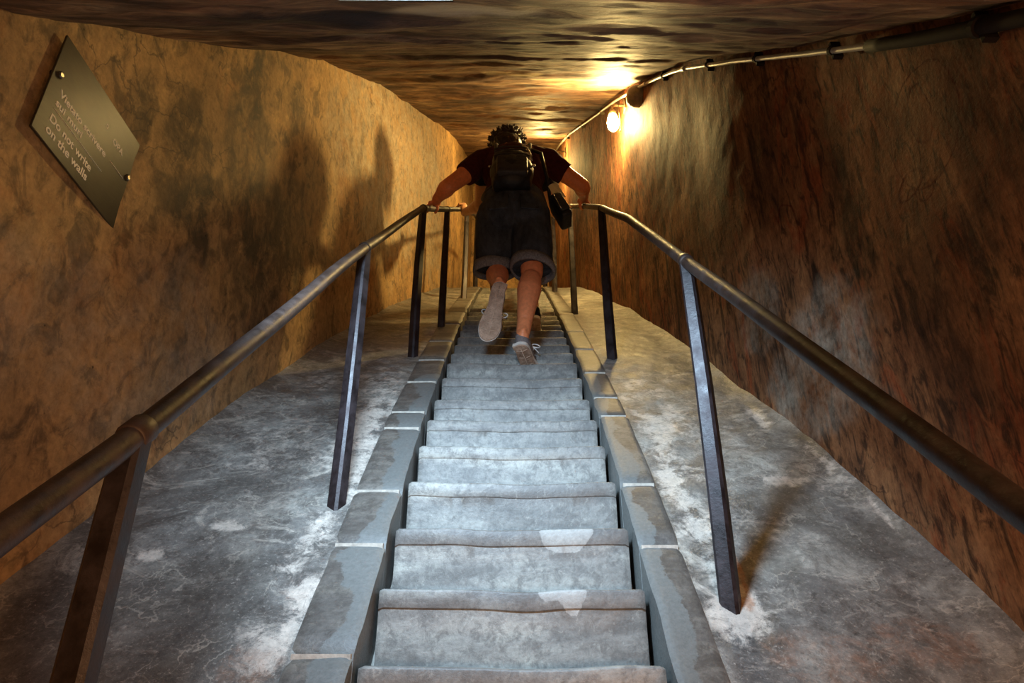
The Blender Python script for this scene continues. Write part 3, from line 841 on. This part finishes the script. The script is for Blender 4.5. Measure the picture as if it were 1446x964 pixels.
def person(off, J, label, tee, bottoms, cuff, shoe_mat, skin, detail=.004, with_cuffs=True):
    o3 = Vector(off)
    p = {k: Vector(v)+o3 for k, v in J.items()}
    base = Vector((.02, 2.86, 1.22))+o3
    root = thing('person', label, 'person', base)
    hd = p['head']
    up = (hd - p['neck']).normalized(); hf = J.get('_face', Vector((0, .8, -.6)))
    HR = frame(hf, (0, .25, 1))
    # ---- one continuous body
    m = MB()
    T = HR
    h = lambda x, y, z: hd + T @ Vector((x, y, z))
    m.ell(h(0, -.006, .022), (.074, .092, .084), T); m.cap(h(0, .035, -.045), h(0, .05, -.068), .052, .040)
    m.ell(h(0, .045, -.02), (.060, .052, .075), T)
    m.cap(h(0, .088, .008), h(0, .104, -.026), .010, .014); m.ell(h(0, .102, -.028), (.015, .013, .010), T)
    m.ell(h(0, .086, -.058), (.022, .010, .007), T); m.ell(h(0, .083, -.068), (.018, .010, .007), T); m.ell(h(0, .07, -.092), (.022, .018, .016), T)
    for s in (-1, 1):
        m.ell(h(s*.032, .080, .018), (.018, .012, .007), T)
        m.ell(h(s*.076, -.004, -.008), (.008, .020, .032), T); m.ell(h(s*.082, -.010, .006), (.006, .014, .018), T)
    m.cap(p['neck'], h(0, -.012, -.045), .060, .056)
    ch = p['chest']; wa = p['waist']; pe = p['pelvis']
    m.cap(p['neck']+Vector((0, 0, -.03)), ch, .07, .13, flat=((0, 1, .2), .75)); m.ell(ch, (.165, .115, .17)); m.ell(wa, (.145, .105, .14)); m.ell(pe, (.165, .125, .13))
    m.cap(ch, pe, .13, .14, flat=((0, 1, .2), .8))
    for s, S in ((-1, 'L'), (1, 'R')):
        m.cap(ch+Vector((s*.05, 0, .09)), p['sh'+S], .075, .062)
        sh, el, wr = p['sh'+S], p['el'+S], p['wr'+S]
        m.cap(sh, el, .056, .045); mid = sh.lerp(el, .45); m.cap(mid, sh.lerp(el, .6), .053, .050)
        m.cap(el, wr, .045, .029); m.cap(el.lerp(wr, .18), el.lerp(wr, .38), .049, .044)
        hand(m, wr, p['gr'+S], J['_ax'+S], J['_pn'+S], J['_th'+S])
        hp, kn, an = p['hip'+S], p['kn'+S], p['an'+S]
        m.cap(hp, kn, .085, .056); m.cap(pe+Vector((s*.065, -.035, -.03)), hp+Vector((0, -.015, -.03)), .080, .078)
        m.cap(kn, an, .050, .033)
        back = Vector((0, -1, 0)); ax = (an-kn).normalized(); back = (back - ax*back.dot(ax)).normalized()
        m.cap(kn.lerp(an, .18)+back*.014, kn.lerp(an, .36)+back*.020, .054, .060); m.cap(kn.lerp(an, .36)+back*.020, kn.lerp(an, .8)+back*.004, .060, .038)
        m.cap(kn.lerp(an, .85), an+ax*.03, .028, .030)
        m.cap(an+back*.012-ax*.05, an+back*.022+ax*.02, .014, .018)
    m.voxel('body', skin, root, detail, 4)
    # eyes sit in the head
    for s in (-1, 1):
        e = MB(); e.ell(h(s*.031, .078, .004), (.010, .009, .007), T); e.build('eye', M['paper'], root)
        e = MB(); e.ell(h(s*.031, .0860, .003), (.0046, .0020, .0046), T); e.build('iris', M['hair'], root)
    # ---- hair
    m = MB(); rnd = random.Random(3)
    m.ell(h(0, -.016, .030), (.094, .104, .088), T); m.ell(h(0, -.050, -.012), (.084, .064, .076), T)
    for k in range(330):
        a = rnd.uniform(0, 2*math.pi); b = rnd.uniform(-.35, 1); ca = math.sqrt(max(0, 1-b*b))
        d = Vector((math.cos(a)*ca, math.sin(a)*ca, b))
        if d.y > .45 and d.z < .5: continue
        r0 = Vector((.090*d.x, -.016+.094*d.y, .034+.084*d.z)); tip = r0 + Vector((d.x*.012+rnd.uniform(-.014, .014), d.y*.014-.006, d.z*.012+rnd.uniform(-.012, .012)))*1.3
        m.cap(h(*r0), h(*tip), .009, .004, 8)
    m.voxel('hair', M['hair'], root, .0038, 1, .004, 60)
    # ---- t-shirt
    m = MB()
    m.ell(ch, (.182, .135, .185)); m.cap(ch, wa, .150, .150, flat=((0, 1, .2), .85)); m.ell(wa+Vector((0, 0, -.03)), (.168, .130, .13))
    m.cap(p['neck']+Vector((0, -.01, -.045)), ch, .085, .14, flat=((0, 1, .2), .8))
    m.cap(p['neck']+Vector((-.05, -.02, -.05)), p['neck']+Vector((.07, -.02, -.045)), .085, .085)
    for s, S in ((-1, 'L'), (1, 'R')):
        sh, el = p['sh'+S], p['el'+S]
        m.cap(ch+Vector((s*.05, 0, .09)), sh, .088, .074)
        d = (el-sh); m.tube([sh-d*.2, sh, sh+d*.25, sh+d*.52], [.050, .072, .070, .068], 20)
    m.voxel('t_shirt', tee, root, .006, 5, .007, 11)
    # ---- shorts or trousers
    m = MB()
    m.ell(pe, (.186, .150, .14)); m.ell(pe+Vector((0, 0, .07)), (.172, .138, .10))
    for s, S in ((-1, 'L'), (1, 'R')):
        hp, he = p['hip'+S], p['hem'+S]
        m.ell(pe+Vector((s*.07, -.055, -.045)), (.100, .105, .115))
        m.tube([hp+Vector((0, 0, .06)), hp, hp.lerp(he, .5), he], [.090, .108, .107, .104], 24)
    m.voxel('shorts', bottoms, root, .006, 5, .007, 10)
    if with_cuffs:
        for s, S in ((-1, 'L'), (1, 'R')):
            hp, he = p['hip'+S], p['hem'+S]; d = (he-hp).normalized(); tl = J['_tilt'+S]
            c = MB(); n = 36; v = []; f = []
            a = d.cross(Vector((0, 1, 0))).normalized(); b = d.cross(a)
            prof = [(.100, -.035), (.112, -.036), (.117, -.012), (.117, .012), (.111, .020), (.101, .018), (.097, -.01)]
            for i in range(n):
                an = 2*math.pi*i/n; dirv = a*math.cos(an)+b*math.sin(an)
                wv = .006*noise.noise(Vector((math.cos(an)*2, math.sin(an)*2, s*3)))
                sh_ = Vector(tl).dot(dirv)
                for (r, q) in prof: v.append(he + dirv*(r+wv) + d*(q+sh_+wv))
            K = len(prof)
            for i in range(n):
                for k in range(K): f.append((i*K+k, i*K+(k+1) % K, ((i+1) % n)*K+(k+1) % K, ((i+1) % n)*K+k))
            fixnormals(meshobj('rolled_cuff', v, f, cuff, root, True))
        # back pockets and belt line
        for s in (-1, 1):
            c = MB(); c.box(pe+Vector((s*.078, -.150, -.050)), (.100, .012, .105), Matrix.Rotation(math.radians(s*10), 3, 'Z') @ Matrix.Rotation(math.radians(-14), 3, 'X'), .005)
            c.build('back_pocket', bottoms, root)
    # ---- shoes
    for S, mir in (('L', True), ('R', False)):
        e = link(bpy.data.objects.new('shoe', None), root)
        e.location = p['heel'+S] - root.location
        e.empty_display_size = .05
        shoe_parts(e, root, p['heel'+S], J['_ff'+S], J['_fu'+S], mir, shoe_mat)
    return root

def shoe_parts(e, root, heel, fwd, up, mir, mat_):
    # parts are built in world space under a temporary holder, then hung on the shoe
    before = set(bpy.data.objects)
    tmp = thing('tmp', 'tmp', 'tmp', (0, 0, 0))
    shoe(tmp, heel, fwd, up, mir, mat_)
    base = root.location + e.location
    for o in [o for o in bpy.data.objects if o not in before and o.type == 'MESH']:
        o.parent = e
        for v in o.data.vertices: v.co -= base
    bpy.data.objects.remove(tmp)

J1 = dict(
    pelvis=(.012, 2.95, 2.19), waist=(.012, 2.97, 2.33), chest=(.012, 3.02, 2.52), neck=(-.012, 3.09, 2.70), head=(-.035, 3.18, 2.825),
    shL=(-.172, 3.04, 2.605), elL=(-.355, 3.00, 2.400), wrL=(-.425, 3.09, 2.385), grL=(-.460, 3.155, ZL(3.155)),
    shR=(.200, 3.05, 2.625), elR=(.405, 3.12, 2.50), wrR=(.440, 3.33, 2.585), grR=(.452, 3.41, ZR(3.41)),
    hipL=(-.085, 2.95, 2.16), knL=(-.080, 3.07, 1.86), anL=(-.062, 2.81, 1.66), hemL=(-.090, 3.03, 1.875),
    hipR=(.100, 2.94, 2.16), knR=(.100, 2.90, 1.78), anR=(.052, 2.775, 1.385), hemR=(.105, 2.92, 1.815),
    heelL=(-.056, 2.735, 1.625), heelR=(.036, 2.72, 1.285),
    _ffL=(-.20, -.03, -1), _fuL=(0, 1, .1), _ffR=(.30, .95, -.24), _fuR=(0, .3, 1),
    _axL=(0, 1, .75), _pnL=(.25, -.5, .8), _thL=(1, 0, 0), _axR=(-.1, 1, .78), _pnR=(-.25, -.5, .8), _thR=(-1, 0, 0),
    _tiltL=(.0, .010, 0), _tiltR=(.02, 0, -.02), _face=Vector((-.1, .82, -.45)))
person((0, 0, 0), J1, 'nearer climber in dark red t-shirt and rolled denim shorts, left foot lifted, seen from behind', M['tee'], M['denim'], M['cuff'], M['shoe'], M['skin'])
J2 = dict(J1)
for k in ('shL', 'elL', 'wrL', 'grL', 'elR', 'wrR', 'grR'): pass
d2 = Vector((0, .50, .44))
def rel(v): return Vector(v) - d2
J2.update(head=(-.01, 3.165, 2.845),
    elL=rel((-.215, 3.80, 2.88)), wrL=rel((-.345, 4.00, 2.965)), grL=rel((-XL(4.10), 4.10, ZL(4.10))),
    elR=rel((.315, 3.86, 2.86)), wrR=rel((.375, 4.02, 2.985)), grR=rel((XR(4.12), 4.12, ZR(4.12))),
    knL=(-.08, 2.98, 1.80), anL=(-.085, 2.86, 1.40), hemL=(-.085, 2.99, 1.84), heelL=(-.085, 2.80, 1.285), _ffL=(-.05, 1, -.05), _fuL=(0, .1, 1),
    hipR=(.09, 2.95, 2.16), knR=(.10, 3.0, 1.80), anR=(.12, 2.86, 1.40), hemR=(.095, 2.98, 1.84), heelR=(.125, 2.80, 1.285), _ffR=(.06, 1, -.05), _fuR=(0, .1, 1),
    _tiltL=(0, 0, 0), _tiltR=(0, 0, 0), _face=Vector((0, .85, -.3)))
J2['shL'] = (-.19, 3.09, 2.64); J2['shR'] = (.20, 3.09, 2.64)
person(d2, J2, 'second person in black, mostly hidden behind the nearer climber, arms reaching to the rails', M['tee_black'], M['tee_black'], M['tee_black'], M['shoe_black'], M['skin_pale'], .0048, False)

# ---- backpack
bp = thing('backpack', 'black nylon backpack worn on the back of the nearer climber', 'backpack', (.0, 2.86, 2.18))
lean = Matrix.Rotation(math.radians(-14), 3, 'X')
m = MB(); B = Vector((.0, 2.835, 2.385))
def bq(x, y, z): return B + lean @ Vector((x, y, z))
m.box(bq(0, 0, -.025), (.215, .10, .28), lean, .045); m.ell(bq(0, -.02, -.06), (.118, .085, .12), lean); m.ell(bq(0, 0, .07), (.10, .06, .08), lean)
m.voxel('bag', M['pack'], bp, .006, 5, .004, 14)
m = MB(); m.box(bq(0, -.075, -.075), (.165, .05, .15), lean, .022); m.voxel('front_pocket', M['pack_grey'], bp, .005, 5, .003, 20)
m = MB()
for z in (.01, .045, .07): m.tube([bq(-.095, -.075, z), bq(-.05, -.086, z+.008), bq(.05, -.086, z+.008), bq(.095, -.075, z)], .0045, 8)
m.build('webbing', M['pack_grey'], bp)
for s in (-1, 1):
    m = MB(); ctl = [(s*.085, 2.90, 2.45), (s*.092, 2.93, 2.58), (s*.096, 3.00, 2.695), (s*.10, 3.07, 2.715), (s*.112, 3.135, 2.66), (s*.125, 3.155, 2.55), (s*.150, 3.11, 2.42), (s*.165, 3.02, 2.33), (s*.140, 2.91, 2.29), (s*.09, 2.86, 2.30)]
    ctl = [Vector(p)+Vector((.006, 0, 0)) for p in ctl]; pts = []
    for i in range(len(ctl)-1):
        p0, p1, p2, p3 = ctl[max(i-1, 0)], ctl[i], ctl[i+1], ctl[min(i+2, len(ctl)-1)]
        for t in (0, .25, .5, .75): pts.append(.5*((2*p1)+(p2-p0)*t+(2*p0-5*p1+4*p2-p3)*t*t+(-p0+3*p1-3*p2+p3)*t**3))
    m.tube(pts, .015, 12); m.build('shoulder_strap', M['pack'], bp)
m = MB(); m.tube([bq(.058, -.066, .115), bq(.078, -.078, .075), bq(.094, -.083, .02), bq(.105, -.075, -.03)], [.006, .008, .006, .004], 10); m.build('zip', M['metal'], bp)['label'] = 'shiny metal zip catching the light'
m = MB(); m.box(bq(.112, -.06, -.055), (.018, .010, .014), lean, .002); m.build('buckle', M['metal'], bp)
m = MB(); m.ell(bq(-.118, -.045, -.04), (.007, .007, .007)); m.build('stud', M['metal'], bp)
m = MB(); m.tube([bq(-.03, .0, .12), bq(-.02, -.01, .155), bq(.02, -.01, .155), bq(.03, .0, .12)], .007, 10); m.build('carry_loop', M['pack'], bp)

# ---- shoulder bag with papers at the right hip
sb = thing('shoulder_bag', 'small black shoulder bag hanging at the right hip of the nearer climber', 'bag', (.235, 2.93, 2.13))
R2 = Matrix.Rotation(math.radians(-22), 3, 'Y') @ Matrix.Rotation(math.radians(-8), 3, 'X')
c2 = Vector((.262, 2.935, 2.185))
m = MB(); m.box(c2, (.065, .13, .17), R2, .018); m.voxel('bag', M['pack'], sb, .005, 4, .002, 20)
m = MB(); m.box(c2 + R2 @ Vector((0, -.069, .0)), (.050, .012, .12), R2, .005); m.build('flap', M['pack_grey'], sb)
m = MB(); m.tube([c2 + R2 @ Vector((-.020, -.078, .055)), c2 + R2 @ Vector((-.022, -.078, -.05))], .0035, 8); m.build('piping', M['metal'], sb)
m = MB(); m.tube([c2 + R2 @ Vector((-.022, .04, .078)), (.190, 2.92, 2.40), (.16, 2.90, 2.55), (.11, 2.93, 2.60)], .010, 10); m.build('strap', M['pack'], sb)
pp = thing('folded_map', 'folded white paper sticking out of the black shoulder bag', 'paper', c2 + R2 @ Vector((-.005, 0, .10)))
m = MB()
for k in range(2): m.box(c2 + R2 @ Vector((.014+.028*k, -.03+.006*k, .118+.006*k)), (.030, .0012, .12), R2 @ Matrix.Rotation(math.radians(24*k-12), 3, 'Z'), .0005)
m.build('sheet', M['sheet'], pp, False)

# ------------------------------------------------------------------ light
def light(kind, name, loc, power, col, size=.1, target=None, **kw):
    l = bpy.data.lights.new(name, kind); l.energy = power; l.color = col
    if kind in ('POINT', 'SPOT'): l.shadow_soft_size = size
    else: l.size = size
    for k, v in kw.items(): setattr(l, k, v)
    o = bpy.data.objects.new(name, l); o.location = loc; COL.objects.link(o)
    if target: o.rotation_euler = (Vector(target)-Vector(loc)).to_track_quat('-Z', 'Y').to_euler()
    return o
# daylight falling through the ceiling opening
light('SPOT', 'daylight_shaft', (-.235, .74, C(.74)+.05), 205, (.54, .765, 1.0), .14, (.02, 1.93, .46), spot_size=math.radians(102), spot_blend=1.0)
# warm lamp of the lower flight, behind the viewer on the right wall
light('POINT', 'lower_warm_light', (.40, -.40, -.12), 33, (1, .58, .30), .10)
light('POINT', 'lower_warm_light', (.80, .45, -.45), 14, (1, .50, .20), .08)  # added fill without a fixture, warms the lower right floor

w = bpy.data.worlds.new('dim'); SC.world = w; w.use_nodes = True
w.node_tree.nodes['Background'].inputs[0].default_value = (.05, .04, .03, 1); w.node_tree.nodes['Background'].inputs[1].default_value = .3

# ------------------------------------------------------------------ camera
cam = bpy.data.cameras.new('camera'); cam.sensor_width = 36; cam.lens = 950/1446*36; cam.clip_start = .02
co = bpy.data.objects.new('camera', cam); COL.objects.link(co); co.rotation_euler = (math.radians(90+25.7), 0, 0)
SC.camera = co
SC.view_settings.view_transform = 'Standard'; SC.view_settings.look = 'None'
SC.view_settings.exposure = 0.18; SC.view_settings.gamma = 1; SC.view_settings.use_curve_mapping = False
SC.cycles.use_denoising = True
SC.cycles.max_bounces = 8; SC.cycles.sample_clamp_indirect = 6
